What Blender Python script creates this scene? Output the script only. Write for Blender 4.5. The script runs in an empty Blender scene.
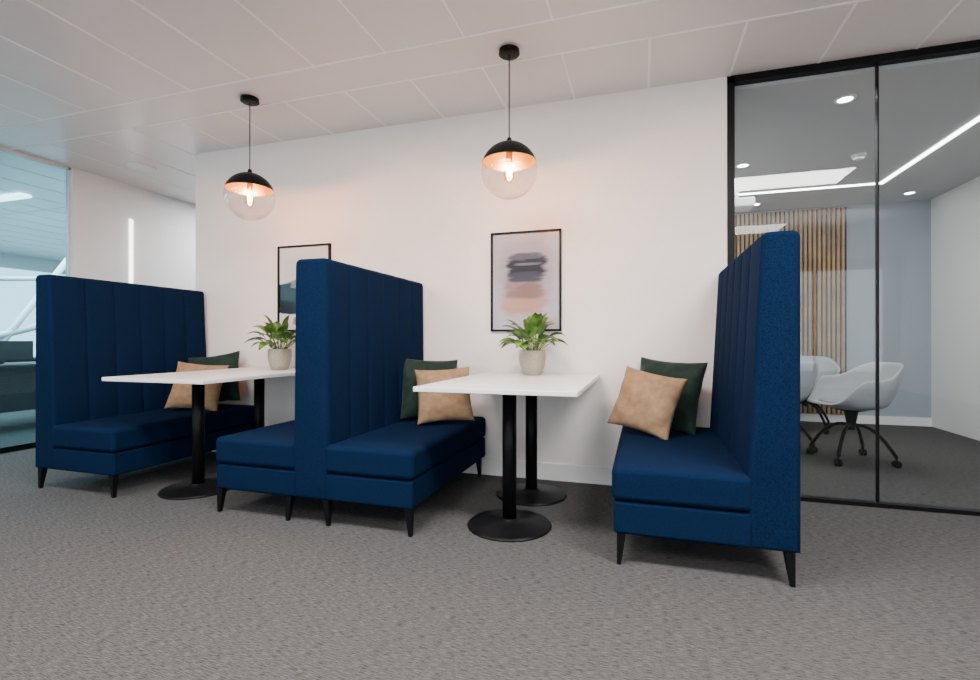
import bpy, bmesh, math, random
from mathutils import Vector, Matrix
random.seed(7)
scene=bpy.context.scene
COL=scene.collection
H=2.72
# ------------------------------------------------------------ materials
def newmat(name):
    m=bpy.data.materials.new(name); m.use_nodes=True
    nt=m.node_tree; b=nt.nodes['Principled BSDF']
    return m,nt,b
def simple(name,col,rough=.5,metal=0,noise=0,nscale=40,bump=0,bscale=200,sheen=0,spec=.5):
    m,nt,b=newmat(name)
    b.inputs['Roughness'].default_value=rough; b.inputs['Metallic'].default_value=metal
    b.inputs['Specular IOR Level'].default_value=spec
    if sheen: b.inputs['Sheen Weight'].default_value=sheen
    tc=nt.nodes.new('ShaderNodeTexCoord')
    n=nt.nodes.new('ShaderNodeTexNoise'); n.inputs['Scale'].default_value=nscale; n.inputs['Detail'].default_value=4
    nt.links.new(tc.outputs['Object'],n.inputs['Vector'])
    r=nt.nodes.new('ShaderNodeValToRGB')
    k=noise
    r.color_ramp.elements[0].position=.3; r.color_ramp.elements[1].position=.7
    r.color_ramp.elements[0].color=[c*(1-k) for c in col]+[1]
    r.color_ramp.elements[1].color=[min(1,c*(1+k)) for c in col]+[1]
    nt.links.new(n.outputs['Fac'],r.inputs['Fac']); nt.links.new(r.outputs['Color'],b.inputs['Base Color'])
    if bump:
        n2=nt.nodes.new('ShaderNodeTexNoise'); n2.inputs['Scale'].default_value=bscale
        nt.links.new(tc.outputs['Object'],n2.inputs['Vector'])
        bp=nt.nodes.new('ShaderNodeBump'); bp.inputs['Strength'].default_value=bump; bp.inputs['Distance'].default_value=.004
        nt.links.new(n2.outputs['Fac'],bp.inputs['Height']); nt.links.new(bp.outputs['Normal'],b.inputs['Normal'])
    return m
def emit(name,col,s):
    m,nt,b=newmat(name)
    b.inputs['Base Color'].default_value=(*col,1)
    b.inputs['Emission Color'].default_value=(*col,1); b.inputs['Emission Strength'].default_value=s
    return m
def thin_glass(name,tint=(1,1,1),base=.05,edge=.6,power=4):
    m=bpy.data.materials.new(name); m.use_nodes=True; nt=m.node_tree
    nt.nodes.clear()
    o=nt.nodes.new('ShaderNodeOutputMaterial'); mx=nt.nodes.new('ShaderNodeMixShader')
    t=nt.nodes.new('ShaderNodeBsdfTransparent'); t.inputs['Color'].default_value=(*tint,1)
    g=nt.nodes.new('ShaderNodeBsdfGlossy'); g.inputs['Roughness'].default_value=.01
    f=nt.nodes.new('ShaderNodeLayerWeight'); f.inputs['Blend'].default_value=.5
    pw=nt.nodes.new('ShaderNodeMath'); pw.operation='POWER'; pw.inputs[1].default_value=power
    mu=nt.nodes.new('ShaderNodeMath'); mu.operation='MULTIPLY_ADD'; mu.inputs[1].default_value=edge; mu.inputs[2].default_value=base
    nt.links.new(f.outputs['Facing'],pw.inputs[0]); nt.links.new(pw.outputs[0],mu.inputs[0]); nt.links.new(mu.outputs[0],mx.inputs[0])
    nt.links.new(t.outputs[0],mx.inputs[1]); nt.links.new(g.outputs[0],mx.inputs[2]); nt.links.new(mx.outputs[0],o.inputs[0])
    return m
def weave(name,c1,c2,sx,sy,sz,rough=.9,bump=.5,lo=.38,hi=.62,spec=.15,cross=.3,rot=0):
    """woven textile: crossed elongated noise threads"""
    m,nt,b=newmat(name); b.inputs['Roughness'].default_value=rough; b.inputs['Specular IOR Level'].default_value=spec
    tc=nt.nodes.new('ShaderNodeTexCoord')
    outs=[]
    for sc in ((sx,sy,sz),(sy,sx,sx)):
        mp=nt.nodes.new('ShaderNodeMapping'); mp.inputs['Scale'].default_value=sc; mp.inputs['Rotation'].default_value=(0,0,rot)
        n=nt.nodes.new('ShaderNodeTexNoise'); n.inputs['Scale'].default_value=1; n.inputs['Detail'].default_value=3; n.inputs['Roughness'].default_value=.7
        nt.links.new(tc.outputs['Object'],mp.inputs['Vector']); nt.links.new(mp.outputs['Vector'],n.inputs['Vector']); outs.append(n)
    mx=nt.nodes.new('ShaderNodeMix'); mx.data_type='FLOAT'; mx.inputs[0].default_value=cross
    nt.links.new(outs[0].outputs['Fac'],mx.inputs[2]); nt.links.new(outs[1].outputs['Fac'],mx.inputs[3])
    r=nt.nodes.new('ShaderNodeValToRGB'); e=r.color_ramp.elements
    e[0].position=lo; e[1].position=hi; e[0].color=(*c1,1); e[1].color=(*c2,1)
    nt.links.new(mx.outputs[0],r.inputs['Fac'])
    nt.links.new(r.outputs['Color'],b.inputs['Base Color'])
    bp=nt.nodes.new('ShaderNodeBump'); bp.inputs['Strength'].default_value=bump; bp.inputs['Distance'].default_value=.002
    nt.links.new(mx.outputs[0],bp.inputs['Height']); nt.links.new(bp.outputs['Normal'],b.inputs['Normal'])
    return m

M_wall=simple('wall_paint',(.87,.815,.785),.7,noise=.01,bump=.05)
M_wall2=simple('wall_paint_white',(.84,.84,.84),.7,noise=.01)
M_grey=simple('wall_paint_bluegrey',(.34,.38,.43),.8,noise=.02)
M_ceil=simple('ceiling_metal_tile',(.78,.75,.745),.30,noise=.015,nscale=2)
M_ceil2=simple('ceiling_plaster',(.50,.50,.51),.8,noise=.01)
M_seam=simple('ceiling_tile_seam',(.97,.97,.97),.5)
M_floor=weave('carpet_weave',(.007,.007,.0075),(.158,.152,.151),30,400,100,rough=.95,bump=.08,lo=.30,hi=.72,spec=.04,cross=.10)
M_blue=weave('navy_upholstery',(.0006,.0028,.011),(.0050,.0205,.063),240,480,240,rough=.9,bump=.12,spec=.04,lo=.34,hi=.68)
M_black=simple('black_powdercoat',(.005,.005,.006),.4,noise=.1,spec=.12)
M_blackw=simple('black_wood_leg',(.005,.005,.006),.4,spec=.12)
M_white=simple('white_laminate',(.84,.84,.83),.3,noise=.005)
M_shell=simple('light_grey_chair_fabric',(.38,.39,.41),.8,noise=.04)
M_pad=simple('mid_grey_chair_fabric',(.28,.29,.31),.85,noise=.04)
M_plastic=simple('white_plastic',(.75,.75,.76),.45,noise=.01)
M_green=simple('green_velvet',(.006,.021,.015),.7,noise=.35,nscale=25,bump=.3,bscale=60,sheen=.12,spec=.2)
M_tan=simple('tan_velvet',(.28,.175,.10),.8,noise=.20,nscale=22,bump=.3,bscale=90,sheen=.08,spec=.2)
M_pot=simple('stone_pot',(.36,.31,.24),.7,noise=.12,nscale=60,bump=.2)
M_soil=simple('soil',(.03,.02,.015),.95,noise=.4,nscale=80)
M_gold=simple('gold_inner',(.60,.38,.07),.3,metal=.9)
M_brass=simple('dark_brass',(.25,.15,.06),.35,metal=.9)
M_glassP=thin_glass('partition_glass',(.93,.955,.96),.028,.4)
M_glassL=thin_glass('tinted_partition_glass',(.66,.90,.96),.04,.35)
M_globe=thin_glass('globe_glass',(.96,.95,.94),.05,.65,2.6)
M_bulb=thin_glass('bulb_glass',(1,.80,.5),.04,.5,3)
M_fil=emit('filament',(1,.40,.09),90)
M_led=emit('led_strip',(1,.98,.95),14)
M_led2=emit('led_strip_dim',(1,.98,.95),5)
M_down=emit('downlight_lens',(1,.97,.93),30)
M_felt=simple('acoustic_felt',(.010,.009,.008),.95)
M_oak=simple('oak_slat',(.36,.215,.10),.6,noise=.25,nscale=6)
M_dark=simple('dark_plastic',(.03,.03,.035),.5)

def leafmat():
    m,nt,b=newmat('leaf_green'); b.inputs['Roughness'].default_value=.4
    tc=nt.nodes.new('ShaderNodeTexCoord'); n=nt.nodes.new('ShaderNodeTexNoise'); n.inputs['Scale'].default_value=18
    r=nt.nodes.new('ShaderNodeValToRGB'); e=r.color_ramp.elements
    e[0].position=.35;e[1].position=.68; e[0].color=(.015,.06,.010,1); e[1].color=(.13,.26,.04,1)
    nt.links.new(tc.outputs['Object'],n.inputs['Vector']); nt.links.new(n.outputs['Fac'],r.inputs['Fac']); nt.links.new(r.outputs['Color'],b.inputs['Base Color'])
    return m
M_leaf=leafmat()

def artmat(name,kind):
    m,nt,b=newmat(name); b.inputs['Roughness'].default_value=.12
    N=nt.nodes.new; L=nt.links.new
    tc=N('ShaderNodeTexCoord'); sep=N('ShaderNodeSeparateXYZ'); 
    nz=N('ShaderNodeTexNoise'); nz.inputs['Scale'].default_value=9; nz.inputs['Detail'].default_value=5
    mp=N('ShaderNodeMapping'); mp.inputs['Scale'].default_value=(.5,1,2.6)
    L(tc.outputs['Object'],mp.inputs['Vector']); L(mp.outputs['Vector'],nz.inputs['Vector'])
    L(tc.outputs['Object'],sep.inputs[0])
    def mth(op,a,b_=None,c=None):
        n=N('ShaderNodeMath'); n.operation=op
        for i,v in enumerate((a,b_,c)):
            if v is None: continue
            if isinstance(v,(int,float)): n.inputs[i].default_value=v
            else: L(v,n.inputs[i])
        return n.outputs[0]
    nf=mth('SUBTRACT',nz.outputs['Fac'],.5)
    def blob(cx,cz,rx,rz,amp=1.2,soft=.18,p=4):
        dx=mth('POWER',mth('ABSOLUTE',mth('DIVIDE',mth('SUBTRACT',sep.outputs['X'],cx),rx)),p)
        dz=mth('POWER',mth('ABSOLUTE',mth('DIVIDE',mth('SUBTRACT',sep.outputs['Z'],cz),rz)),p)
        d=mth('ADD',mth('ADD',dx,dz),mth('MULTIPLY',nf,amp*2.5))
        mr=N('ShaderNodeMapRange'); mr.inputs[1].default_value=1+soft; mr.inputs[2].default_value=1-soft*2
        L(d,mr.inputs[0]); return mr.outputs[0]
    def mix(fac,c1,c2):
        n=N('ShaderNodeMix'); n.data_type='RGBA'
        L(fac,n.inputs[0])
        for i,c in ((6,c1),(7,c2)):
            if isinstance(c,tuple): n.inputs[i].default_value=(*c,1)
            else: L(c,n.inputs[i])
        return n.outputs[2]
    if kind==0:
        c=mix(blob(0,.02,.2,.27,.8,.5),(.38,.37,.42),(.29,.27,.32))
        c=mix(blob(-.01,-.15,.17,.10,soft=.4),c,(.40,.22,.16))
        c=mix(blob(-.02,-.06,.15,.07,soft=.4),c,(.20,.11,.10))
        c=mix(blob(.01,.10,.155,.085,soft=.3),c,(.022,.025,.035))
        c=mix(blob(.0,.03,.13,.04,soft=.4),c,(.045,.05,.07))
        c=mix(blob(.0,.185,.12,.025,soft=.4),c,(.08,.085,.12))
        c=mix(blob(.02,.125,.10,.010,soft=.5),c,(.12,.13,.17))
    else:
        c=mix(blob(0,.1,.2,.2,.5,.5),(.60,.61,.64),(.50,.53,.57))
        c=mix(blob(-.05,-.08,.24,.14),c,(.02,.03,.04))
        c=mix(blob(.03,.04,.16,.04),c,(.15,.18,.20))
        c=mix(blob(.1,-.27,.2,.05),c,(.30,.20,.15))
    L(c,b.inputs['Base Color'])
    return m

# ------------------------------------------------------------ geometry helpers
def mk(name,verts,faces,mat,parent=None,smooth=False,loc=(0,0,0),rot=(0,0,0)):
    me=bpy.data.meshes.new(name); me.from_pydata([tuple(v) for v in verts],[],faces); me.update()
    bm=bmesh.new(); bm.from_mesh(me); bmesh.ops.recalc_face_normals(bm,faces=bm.faces); bm.to_mesh(me); bm.free()
    if smooth:
        for p in me.polygons: p.use_smooth=True
    o=bpy.data.objects.new(name,me); COL.objects.link(o)
    if isinstance(mat,(list,tuple)):
        for q in mat: me.materials.append(q)
    else: me.materials.append(mat)
    o.location=loc; o.rotation_euler=rot
    if parent: o.parent=parent
    return o
def empty(name,loc=(0,0,0),rz=0):
    e=bpy.data.objects.new(name,None); e.empty_display_size=.1; COL.objects.link(e); e.location=loc; e.rotation_euler=(0,0,rz); return e
BF=[(0,1,3,2),(4,6,7,5),(0,4,5,1),(2,3,7,6),(0,2,6,4),(1,5,7,3)]
def boxdata(x0,x1,y0,y1,z0,z1):
    return [(x,y,z) for x in (x0,x1) for y in (y0,y1) for z in (z0,z1)]
def box(name,x0,x1,y0,y1,z0,z1,mat,parent=None,bevel=0,seg=3):
    c=((x0+x1)/2,(y0+y1)/2,(z0+z1)/2)
    v=[(a-c[0],b-c[1],d-c[2]) for a,b,d in boxdata(x0,x1,y0,y1,z0,z1)]
    o=mk(name,v,BF,mat,parent,loc=c)
    if bevel:
        md=o.modifiers.new('bevel','BEVEL'); md.width=bevel; md.segments=seg; md.limit_method='ANGLE'
        for p in o.data.polygons: p.use_smooth=True
        w=o.modifiers.new('wn','WEIGHTED_NORMAL')
    return o
def multibox(name,boxes,mat,parent=None):
    v=[];f=[]
    for b in boxes:
        k=len(v); v+=boxdata(*b); f+=[tuple(i+k for i in q) for q in BF]
    return mk(name,v,f,mat,parent)
def lathe(name,prof,mat,parent=None,seg=40,loc=(0,0,0),rot=(0,0,0),cap=True):
    v=[];f=[]
    n=len(prof)
    for i in range(seg):
        a=2*math.pi*i/seg
        for r,z in prof: v.append((r*math.cos(a),r*math.sin(a),z))
    for i in range(seg):
        j=(i+1)%seg
        for k in range(n-1):
            f.append((i*n+k,j*n+k,j*n+k+1,i*n+k+1))
    if cap:
        if prof[0][0]>1e-5: f.append(tuple(i*n for i in range(seg)))
        if prof[-1][0]>1e-5: f.append(tuple(i*n+n-1 for i in range(seg)))
    o=mk(name,v,f,mat,parent,True,loc,rot)
    bm=bmesh.new(); bm.from_mesh(o.data); bmesh.ops.remove_doubles(bm,verts=bm.verts,dist=1e-5)
    bmesh.ops.recalc_face_normals(bm,faces=bm.faces)
    for e in bm.edges:
        if len(e.link_faces)==2 and e.calc_face_angle(0)>.7: e.smooth=False
    bm.to_mesh(o.data); bm.free()
    return o
def tube(name,pts,rad,mat,parent=None,seg=10):
    pts=[Vector(p) for p in pts]; rads=rad if isinstance(rad,list) else [rad]*len(pts)
    v=[];f=[]
    up=Vector((0.13,0.21,1)).normalized()
    for i,p in enumerate(pts):
        t=(pts[min(i+1,len(pts)-1)]-pts[max(i-1,0)]).normalized()
        a=t.cross(up)
        if a.length<.15: a=t.cross(Vector((1,0,0)))
        a.normalize(); b=t.cross(a)
        for k in range(seg):
            an=2*math.pi*k/seg; v.append(p+(a*math.cos(an)+b*math.sin(an))*rads[i])
    for i in range(len(pts)-1):
        for k in range(seg):
            k2=(k+1)%seg; f.append((i*seg+k,i*seg+k2,(i+1)*seg+k2,(i+1)*seg+k))
    f.append(tuple(range(seg))); f.append(tuple((len(pts)-1)*seg+k for k in range(seg)))
    o=mk(name,v,f,mat,parent,True)
    return o

# ------------------------------------------------------------ room shell
XW=-5.4; XE=5.0; YS=-8.5; YN=3.5; XG=.525
box('floor',-13,XE,YS,4.6,-.1,0,M_floor)
box('ceiling',-13,XE,YS,0.0,H,H+.1,M_ceil)
box('ceiling_corridor',-13,.45,0.0,4.6,H,H+.1,M_ceil)
box('ceiling_meeting_room',.45,3.3,.06,YN,2.65,2.8,M_ceil2)
s=[];w=.007
x=.04-.5*26
while x<XE:
    s.append((x-w,x+w,YS,-.9,H-.003,H+.001)); 
    s.append((x-w,x+w,-.58,0 if x>-3.93 else 3.5,H-.003,H+.001))
    x+=.5
for y in (-.9,-.58,-2.4,-3.9,-5.4,-6.9): s.append((-13,XE,y-w,y+w,H-.0035,H+.001))
for y in (.9,2.4): s.append((-13,-3.93,y-w,y+w,H-.0035,H+.001))
multibox('trim_1',s,M_seam)
# walls
box('wall_north',-3.93,XG,0,.12,0,H,M_wall)
box('wall_corridor_end',XW,.45,YN,YN+.1,0,H,M_wall2)
box('wall_meeting_west',.40,XG,.12,YN,0,H,M_wall2)
box('wall_meeting_north',.45,3.3,YN,YN+.1,0,H,M_grey)
box('wall_meeting_east',3.22,3.32,.06,YN,0,H,M_wall2)
box('wall_north_east',3.22,XE,0,.06,0,H,M_wall)
box('wall_east',XE,XE+.1,YS,.06,0,H,M_wall)
box('wall_west',XW-.1,XW,-.09,YN,0,H,M_wall2)
box('wall_west_south',XW-.1,XW,YS,-4.5,0,H,M_wall2)
multibox('wall_south',[(XW,XE,YS-.1,YS,0,.35),(XW,XE,YS-.1,YS,2.5,H)]+[(a,a+.25,YS-.1,YS,.35,2.5) for a in (XW,-2.9,-.35,2.2,XE-.25)],M_wall)
box('baseboard_north',-3.93,XG,-.012,0,0,.12,M_white)
box('baseboard_meeting_north',.55,3.22,YN-.012,YN,0,.1,M_white)
box('baseboard_west',XW,XW+.012,-.09,YN,0,.1,M_white)
multibox('window_1',[(x0,x0+.05,YS-.08,YS-.03,.35,2.5) for x0 in (-4.1,-1.55,1.0,3.5)],M_black)

# left glass partition
lp=empty('window_2',(XW,0,0))
box('pane',-.055,-.045,-4.5,-.11,.05,2.70,M_glassL,lp)
multibox('frame',[(-.07,-.03,-4.5,-.09,0,.05),(-.07,-.03,-4.5,-4.46,0,H),(-.06,-.04,-2.3,-2.285,0,H)],M_black,lp)
multibox('frame_trim',[(-.07,-.03,-4.46,-.09,2.695,H),(-.07,-.03,-.11,-.09,.05,H)],M_plastic,lp)
# right glass partition
rp=empty('window_3',(0,0,0))
box('pane',XG+.04,3.22,.022,.032,.02,2.68,M_glassP,rp)
multibox('frame',[(XG,3.22,.0,.055,0,.024),(XG,3.22,-.004,.055,2.675,H),(XG,XG+.045,-.004,.055,0,H),(1.352,1.359,.01,.045,.02,2.68),(2.14,2.147,.01,.045,.02,2.68)],M_black,rp)
box('wall_light',XW,XW+.02,.47,.50,1.64,2.34,M_led2)

# ------------------------------------------------------------ meeting room
multibox('trim_2',[(.56+i*.05,.588+i*.05,YN-.055,YN-.02,.1,2.62) for i in range(36)],M_oak)
box('trim_3',.55,2.37,YN-.02,YN,.1,2.63,M_felt)
multibox('ceiling_led_strip',[(.56,2.40,2.58,2.62,2.642,2.651),(2.36,2.40,.3,2.58,2.642,2.651)],M_led)
for (x,y) in ((1.32,.41),(2.84,3.1),(1.3,3.1),(2.84,1.6),(.9,1.6)):
    d=empty('downlight',(x,y,2.65))
    lathe('lens',[(0,-.004),(.045,-.004)],M_down,d,24,cap=False)
    lathe('ring',[(.045,-.006),(.06,-.008),(.065,0)],M_white,d,24,cap=False)
sd=empty('smoke_detector',(1.83,1.62,2.65))
lathe('body',[(0,-.04),(.035,-.04),(.05,-.02),(.055,0)],M_white,sd,24)
pj=empty('ceiling_projector',(.98,2.4,2.65))
box('body',-.16,.16,-.13,.13,-.22,-.12,M_plastic,pj,.02)
tube('pole',[(0,0,-.12),(0,0,0)],.02,M_white,pj)

def sstep(x,a,b):
    t=max(0,min(1,(x-a)/(b-a))); return t*t*(3-2*t)
def swivel_chair(loc,rz):
    e=empty('swivel_tub_chair',loc,rz)
    v=[];f=[]; NA=40; NR=11
    for i in range(NA):
        a=2*math.pi*i/NA; s_=(math.sin(a)+1)/2
        h=.012+.21*sstep(s_,.08,.40)+.13*sstep(s_,.55,.95)
        for j in range(NR):
            t=j/(NR-1)
            if t<.5:
                q=t/.5; r=.25*q; z=.43+.04*q**3
            else:
                q=(t-.5)/.5; r=.25+.085*math.sin(q*math.pi/2); z=.47+h*q
            v.append((r*math.cos(a)*1.0,r*math.sin(a)*.92+.03*(t if s_>.6 else 0),z))
    for i in range(NA):
        k=(i+1)%NA
        for j in range(NR-1): f.append((i*NR+j,k*NR+j,k*NR+j+1,i*NR+j+1))
    o=mk('shell',v,f,M_shell,e,True)
    bm=bmesh.new(); bm.from_mesh(o.data); bmesh.ops.remove_doubles(bm,verts=bm.verts,dist=1e-4); bm.to_mesh(o.data); bm.free()
    md=o.modifiers.new('sol','SOLIDIFY'); md.thickness=.022; md.offset=-1
    md=o.modifiers.new('sub','SUBSURF'); md.levels=1; md.render_levels=1
    lathe('seat_pad',[(0,.515),(.19,.513),(.225,.50),(.23,.47),(0,.465)],M_pad,e,32)
    lathe('hub',[(0,.26),(.03,.26),(.035,.32),(.05,.41),(.12,.43),(0,.432)],M_black,e,20)
    for k in range(4):
        a=math.pi/4+k*math.pi/2
        pts=[]
        for t in range(9):
            q=t/8; r=.02+.28*q; z=.30-.22*q**2.0+.02*math.sin(q*math.pi)
            pts.append((r*math.cos(a),r*math.sin(a),z))
        tube('leg_%d'%(k+1),pts,.014,M_black,e)
        x,y=.30*math.cos(a),.30*math.sin(a)
        for dd in (-.014,.014):
            lathe('castor_%d'%(k+1),[(0,-.009),(.026,-.009),(.03,-.004),(.03,.004),(.026,.009),(0,.009)],M_black,e,18,
              loc=(x-dd*math.sin(a+.6),y+dd*math.cos(a+.6),.03),rot=(math.pi/2,0,a+.6))
        tube('fork_%d'%(k+1),[(x,y,.09),(x,y,.03)],.008,M_black,e)
    return e
swivel_chair((1.66,1.30,0),math.radians(-80))
swivel_chair((1.17,1.62,0),math.radians(-150))
swivel_chair((1.75,2.85,0),math.radians(-20))
mt=empty('meeting_table',(1.05,2.45,0))
lathe('top',[(0,.74),(.44,.74),(.45,.73),(.44,.715),(0,.715)],M_white,mt,48)
tube('column',[(0,0,.02),(0,0,.715)],.035,M_black,mt,20)
lathe('base',[(0,0),(.26,0),(.26,.01),(.05,.025),(0,.025)],M_black,mt,40)

# ------------------------------------------------------------ left adjoining office
multibox('wall_office_west',[(-12.1,-12,YS,4.6,0,.5),(-12.1,-12,YS,4.6,2.45,H)]+[(-12.1,-12,y,y+.15,.5,2.45) for y in (-8.4,-6.2,-4,-1.8,.4,2.6,4.4)],M_wall2)
box('wall_office_north',-12,XW-.1,4.5,4.6,0,H,M_wall2)
br=empty('steel_bracing',(-8,0,0))
tube('brace_1',[(0,1.5,2.2),(0,.1,0)],.04,M_white,br,16)
tube('brace_2',[(0,-.3,.75),(0,1.9,1.45)],.045,M_white,br,16)
tube('brace_4',[(0,.2,1.75),(0,1.9,1.95)],.03,M_white,br,16)
for (x,y) in ((-7.2,.3),(-9.6,1.4),(-7.0,2.2)):
    d=empty('office_desk',(x,y,0))
    box('top',-.4,.4,-.8,.8,.7,.73,M_dark,d,.004)
    multibox('legs',[(-.38,-.33,-.78,-.73,0,.7),(.33,.38,-.78,-.73,0,.7),(-.38,-.33,.73,.78,0,.7),(.33,.38,.73,.78,0,.7)],M_black,d)
    box('modesty_panel',-.02,0.0,-.73,.73,.15,.7,M_dark,d)
    box('monitor',-.02,.02,-.3,.3,.76,1.0,M_dark,d,.006)
    tube('monitor_stand',[(0,0,.73),(0,0,.78)],.02,M_dark,d)
box('office_ceiling_light',-8.6,-6.9,.3,.42,H-.03,H-.003,M_led2)

# ------------------------------------------------------------ booths
LB=1.22; ZB=.14; ZT=1.45; ZS=.44
def panel(name,parent,s,double):
    def inner(z):
        t=max(0,min(1,(z-.40)/(ZT-.40)))
        return (.112-.010*t) if double else (.195-.055*t)
    r=.03
    def section(e,g):
        pts=[]
        rr=max(r-e,.004); zb=ZB+e; zt=ZT-e
        n=10
        gg=g if double else 0
        def out(z): return (-inner(z)+e+gg) if double else e
        def inn(z): return inner(z)-e-g
        for i in range(n+1):
            z=zb+(zt-rr-zb)*i/n
            pts.append((out(z),z))
        for k in range(1,5):
            a=math.pi-k*math.pi/2/5
            pts.append((out(zt-rr)+rr+rr*math.cos(a),zt-rr+rr*math.sin(a)))
        pts.append((out(zt-rr)+rr,zt)); 
        pts.append((inn(zt-rr)-rr,zt))
        for k in range(1,5):
            a=math.pi/2-k*math.pi/2/5
            pts.append((inn(zt-rr)-rr+rr*math.cos(a),zt-rr+rr*math.sin(a)))
        for i in range(n+1):
            z=zt-rr+(zb-zt+rr)*i/n
            pts.append((inn(z),z))
        return pts
    ys=[]; R=.022
    for k in range(6):
        a=k/5*math.pi/2; ys.append((-LB+R*(1-math.cos(a)),R*(1-math.sin(a)),0))
    NC=6; m=.03; cw=(LB-m)/NC
    for c in range(NC):
        y0=-LB+m+c*cw
        for q,g in ((.015,0.0),(.2,-.0015),(.5,-.0025),(.8,-.0015),(.94,.001),(.98,.0035),(1.0,.0065),):
            if c==NC-1 and q>.9: continue
            ys.append((y0+q*cw,0,g))
        if c<NC-1: ys.append((y0+cw*1.02,0,.0035)); ys.append((y0+cw*1.06,0,.001))
    ys=[q for q in ys if not (q[2]==0 and q[1]==0 and any(abs(q[0]-p[0])<cw*.05 and p[2]>0 for p in ys))]
    ys=sorted(set(ys))
    ys.append((-.005,0,0)); ys.append((0,.005,0))
    v=[];f=[];np_=None
    for (y,e,g) in ys:
        sec=section(e,g); np_=len(sec)
        for (x,z) in sec: v.append((s*x,y,z))
    for i in range(len(ys)-1):
        for k in range(np_):
            k2=(k+1)%np_
            f.append((i*np_+k,i*np_+k2,(i+1)*np_+k2,(i+1)*np_+k))
    f.append(tuple(range(np_))); f.append(tuple((len(ys)-1)*np_+k for k in range(np_)))
    o=mk(name,v,f,M_blue,parent,True)
    bm=bmesh.new(); bm.from_mesh(o.data)
    for e in bm.edges:
        if len(e.link_faces)==2 and e.calc_face_angle(0)>.8: e.smooth=False
    bm.to_mesh(o.data); bm.free()
    return o
def seat(parent,s,x0,x1,tag):
    a,b=sorted((s*x0,s*x1))
    box('seat_base'+tag,a,b,-LB+.004,-.0,ZB,.285,M_blue,parent,.014)
    a2,b2=sorted((s*x0,s*(x1+.008)))
    box('seat_cushion'+tag,a2,b2,-LB-.006,-.0,.287,ZS,M_blue,parent,.03,5)
def leg(parent,x,y,tag,sx=0):
    v=[];f=[]
    for z,h,dx,dy in ((0,.009,sx*.012,-.006 if y<-.6 else .0),(ZB+.01,.02,0,0)):
        for (p,q) in ((-1,-1),(1,-1),(1,1),(-1,1)): v.append((x+p*h+dx,y+q*h+dy,z))
    f=[(0,1,2,3),(4,5,6,7),(0,1,5,4),(1,2,6,5),(2,3,7,6),(3,0,4,7)]
    mk('leg_'+tag,v,f,M_blackw,parent)
YB=-.03
def single(xouter,s):
    e=empty('high_back_booth_seat',(xouter,YB,0))
    panel('back_panel',e,s,False)
    seat(e,s,.17,.735,'')
    for i,(x,y) in enumerate(((.04,-LB+.03),(.70,-LB+.03),(.04,-.05),(.70,-.05))): leg(e,s*x,y,str(i+1),s*(1 if x>.3 else -1))
    return e
single(.61,-1)
single(-3.935,1)
e=empty('double_sided_booth_seat',(-1.725,YB,0))
panel('back_panel',e,1,True)
seat(e,1,.09,.61,'_right'); seat(e,-1,.09,.65,'_left')
for i,(x,y) in enumerate(((-.63,-LB+.03),(-.15,-LB+.03),(.09,-LB+.03),(.58,-LB+.03),(-.57,-.05),(.57,-.05))): leg(e,x,y,str(i+1),(1 if x>0 else -1))

# ------------------------------------------------------------ tables
def table(cx):
    e=empty('cafe_table',(cx,0,0))
    box('top',-.41,.41,-1.27,-.03,.745,.77,M_white,e,.004)
    for k,y in enumerate((-.93,-.38)):
        lathe('base_%d'%(k+1),[(0,0),(.225,0),(.228,.006),(.222,.014),(.06,.03),(.045,.045),(0,.045)],M_black,e,48,loc=(0,y,0))
        tube('column_%d'%(k+1),[(0,y,.03),(0,y,.735)],.038,M_black,e,24)
        box('plate_%d'%(k+1),-.2,.2,y-.04,y+.04,.733,.745,M_black,e)
table(-.69); table(-2.86)

# ------------------------------------------------------------ pillows
def pillow(name,loc,yaw,tilt,roll,mat,S=.42,T=.075):
    N=26; v=[];f=[]
    rnd=random.Random(int(abs(loc[0])*1000))
    ph=[rnd.uniform(0,6) for _ in range(4)]
    def pt(u,w,side):
        x=S/2*u*(1-.09*(1-w*w)); z=S/2*w*(1-.09*(1-u*u))
        t=T*(max(0,(1-u*u)*(1-w*w)))**.42
        wr=.008*math.sin(5*u+3*w+ph[0])*math.sin(4*w-2*u+ph[1])+.005*math.sin(11*u*w+ph[2])
        return (x,side*(t+wr*min(1,t/T*2)),z)
    idx={}
    for side in (-1,1):
        for i in range(N+1):
            for j in range(N+1):
                u=-1+2*i/N; w=-1+2*j/N
                u=math.sin(u*math.pi/2); w=math.sin(w*math.pi/2)
                edge=i in(0,N) or j in (0,N)
                key=(i,j,0 if edge else side)
                if key not in idx: idx[key]=len(v); v.append(pt(u,w,side))
    for side in (-1,1):
        g=lambda i,j: idx[(i,j,0 if (i in(0,N) or j in(0,N)) else side)]
        for i in range(N):
            for j in range(N): f.append((g(i,j),g(i+1,j),g(i+1,j+1),g(i,j+1)))
    return mk(name,v,f,mat,None,True,loc,(math.radians(-tilt),math.radians(roll),math.radians(yaw)))
pillow('green_throw_pillow',(-1.46,-.26,.660),40,16,3,M_green,.44)
pillow('tan_throw_pillow',(-1.28,-.43,.635),26,20,-3,M_tan,.38)
pillow('green_throw_pillow',(.145,-.20,.665),-30,16,3,M_green,.45)
pillow('tan_throw_pillow',(.02,-.42,.635),-24,22,10,M_tan,.385)
pillow('green_throw_pillow',(-3.50,-.20,.675),20,16,-8,M_green,.44)
pillow('tan_throw_pillow',(-3.46,-.40,.63),24,22,5,M_tan,.40)

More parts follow.
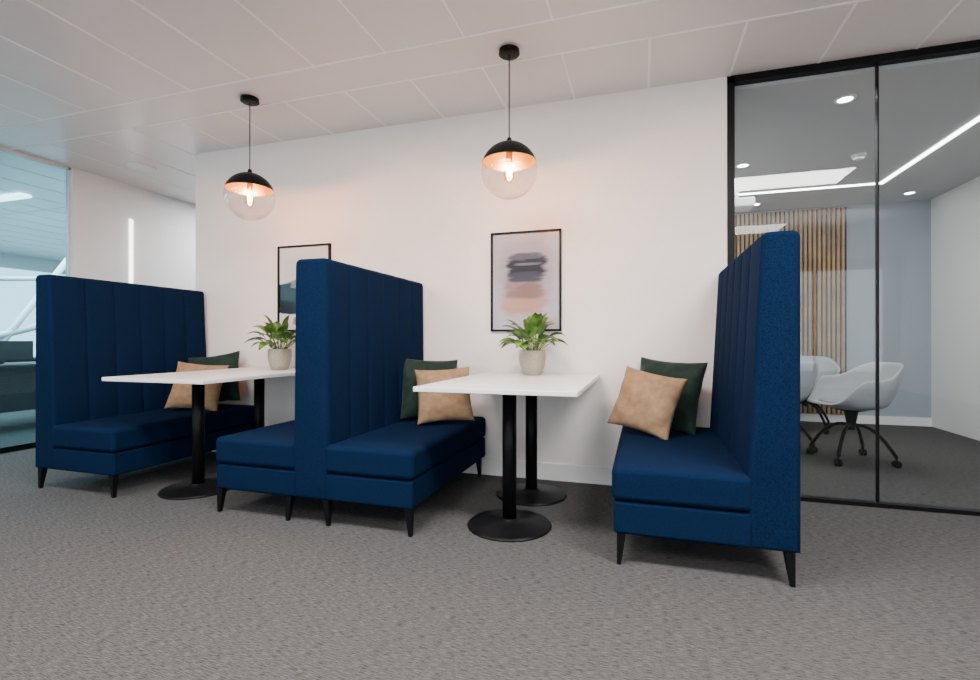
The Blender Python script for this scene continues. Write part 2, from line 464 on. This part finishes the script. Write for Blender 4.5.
# ------------------------------------------------------------ plants
def plant(loc,seed):
    rnd=random.Random(seed)
    e=empty('potted_plant',loc)
    lathe('pot',[(0,0),(.055,0),(.065,.008),(.082,.06),(.09,.11),(.088,.155),(.082,.165),(.076,.163),(.078,.145),(0,.145)],M_pot,e,40)
    lathe('soil',[(0,.15),(.077,.148)],M_soil,e,24,cap=False)
    v=[];f=[]
    for n in range(38):
        a=n*2.4+rnd.uniform(-.3,.3); q=n/38
        el=math.radians(82-54*q+rnd.uniform(-8,8))
        stem=rnd.uniform(.05,.10)*(1.2-.5*q)+.035; Ln=rnd.uniform(.125,.17); W=Ln*.22
        base=Vector((.03*math.cos(a),.03*math.sin(a),.15))
        d=Vector((math.cos(a)*math.cos(el),math.sin(a)*math.cos(el),math.sin(el)))
        p=base+d*stem
        tube('stem_%d'%n,[base,base+d*stem*.5,p],.0022,M_leaf,e,5)
        side=Vector((-math.sin(a),math.cos(a),0)); side=(side+Vector((0,0,rnd.uniform(-.4,.4)))).normalized()
        k0=len(v); NS=10; cur=p.copy(); dr=d.copy()
        for i in range(NS+1):
            t=i/NS; wd=W*(math.sin(math.pi*t**.8)**.85 if 0<t<1 else 0)+.0008
            nrm=side.cross(dr).normalized()
            if nrm.z<0: nrm=-nrm
            v.append(cur-side*wd+nrm*wd*.35); v.append(cur.copy()); v.append(cur+side*wd+nrm*wd*.35)
            dr=(dr+Vector((0,0,-.15))).normalized(); cur=cur+dr*(Ln/NS)
        for i in range(NS):
            b=k0+3*i
            f.append((b,b+1,b+4,b+3)); f.append((b+1,b+2,b+5,b+4))
    mk('leaves',v,f,M_leaf,e,True)
plant((-.71,-.26,.771),3)
plant((-2.76,-.27,.771),11)

# ------------------------------------------------------------ pictures
def picture(cx,cz,kind):
    e=empty('framed_picture',(cx,0,cz))
    w,h,t=.262,.365,.014
    multibox('frame',[(-w,-w+t,-.025,-.001,-h,h),(w-t,w,-.025,-.001,-h,h),(-w,w,-.025,-.001,h-t,h),(-w,w,-.025,-.001,-h,-h+t)],M_black,e)
    box('artwork',-w+t,w-t,-.012,-.002,-h+t,h-t,artmat('abstract_print_%d'%kind,kind),e)
picture(-.815,1.435,0); picture(-2.735,1.445,1)

# ------------------------------------------------------------ pendants
def pendant(x,y,zc):
    e=empty('globe_pendant_lamp',(x,y,0))
    R=.165
    lathe('canopy',[(0,H),(.06,H),(.062,H-.025),(.055,H-.03),(0,H-.03)],M_black,e,32)
    tube('cord',[(0,0,H-.03),(0,0,zc+R)],.0035,M_black,e,8)
    lathe('cap',[(0,zc+R+.03),(.012,zc+R+.03),(.018,zc+R),(0,zc+R)],M_black,e,20)
    th0=math.asin(.052/R)
    outer=[]; inn=[]
    for i in range(15):
        a=th0+(math.pi/2-th0)*i/14
        outer.append(((R+.004)*math.cos(a),zc+(R+.004)*math.sin(a)))
        inn.append(((R+.0015)*math.cos(a),zc+(R+.0015)*math.sin(a)))
    lathe('dome_shade',outer,M_black,e,48,cap=False)
    lathe('dome_lining',inn,M_gold,e,48,cap=False)
    gl=[]
    for i in range(25):
        a=-math.pi/2+(math.pi/2+th0+.02)*i/24
        gl.append((max(0,R*math.cos(a)),zc+R*math.sin(a)))
    lathe('glass_globe',gl,M_globe,e,48,cap=False)
    tube('lamp_holder',[(0,0,zc+R),(0,0,zc+.06)],.02,M_brass,e,20)
    lathe('bulb',[(.012,zc+.06),(.016,zc+.04),(.028,zc+.005),(.032,zc-.025),(.026,zc-.05),(.01,zc-.063),(0,zc-.064)],M_bulb,e,24,cap=False)
    pts=[]
    for i in range(40):
        a=i*.8; pts.append((.010*math.cos(a),.010*math.sin(a),zc+.025-.06*i/39))
    tube('filament',pts,.0025,M_fil,e,6)
    ld=bpy.data.lights.new('pendant_glow','POINT'); ld.energy=46; ld.color=(1,.46,.19); ld.shadow_soft_size=.02
    lo=bpy.data.objects.new('glow',ld); COL.objects.link(lo); lo.parent=e; lo.location=(0,0,zc-.005)
pendant(-.753,-.70,2.005); pendant(-2.66,-.69,2.02)

cl=empty('flush_ceiling_light',(-4.73,.1,H))
lathe('body',[(0,-.018),(.10,-.018),(.12,-.012),(.125,0)],M_white,cl,32)

# ------------------------------------------------------------ lights
def area(name,loc,rot,sx,sy,en,col=(1,1,1)):
    l=bpy.data.lights.new(name,'AREA'); l.shape='RECTANGLE'; l.size=sx; l.size_y=sy; l.energy=en; l.color=col
    o=bpy.data.objects.new(name,l); COL.objects.link(o); o.location=loc; o.rotation_euler=[math.radians(a) for a in rot]; return o
area('window_daylight',(-.2,YS-.2,1.45),(90,0,0),10,2.1,60,(.97,.98,1))
for x,en,en2 in ((-3.4,50,28),(-1.0,108,38),(1.4,128,38)):
    area('ceiling_panel_light',(x,-2.35,H-.02),(0,0,0),1.2,.5,en,(1,.97,.94))
    area('ceiling_panel_light',(x,-4.8,H-.02),(0,0,0),1.2,.6,en2,(1,.97,.94))
for x in (-2.4,1.6):
    sl=empty('added_fill_fixture',(x,-4.3,0))  # unseen fixture added behind the camera to brighten the ceiling
    box('housing',-1.3,1.3,-.05,.05,2.26,2.32,M_plastic,sl,.005)
    tube('wire_1',[(-1.1,0,2.32),(-1.1,0,H)],.002,M_black,sl,6); tube('wire_2',[(1.1,0,2.32),(1.1,0,H)],.002,M_black,sl,6)
    a=area('ceiling_fill',(0,0,2.33),(180,0,0),2.5,.08,80,(1,.97,.95)); a.parent=sl  # added upward fill that makes up for weak floor bounce
area('meeting_room_light',(1.5,1.6,2.62),(0,0,0),1.2,1.6,36,(1,.98,.95))
area('corridor_light',(-4.6,1.8,H-.02),(0,0,0),.5,.9,65)
area('office_light',(-8.5,0,H-.05),(0,0,0),3,5,480,(.9,.97,1))

w=bpy.data.worlds.new('World'); scene.world=w; w.use_nodes=True
bg=w.node_tree.nodes['Background']; bg.inputs[0].default_value=(.82,.92,1,1); bg.inputs[1].default_value=3

cam=bpy.data.cameras.new('camera'); cam.lens=18; cam.sensor_width=36; cam.clip_start=.05
co=bpy.data.objects.new('camera',cam); COL.objects.link(co); co.location=(0,-3.5,1.0); co.rotation_euler=(math.radians(90.1),0,math.radians(17.3))
scene.camera=co
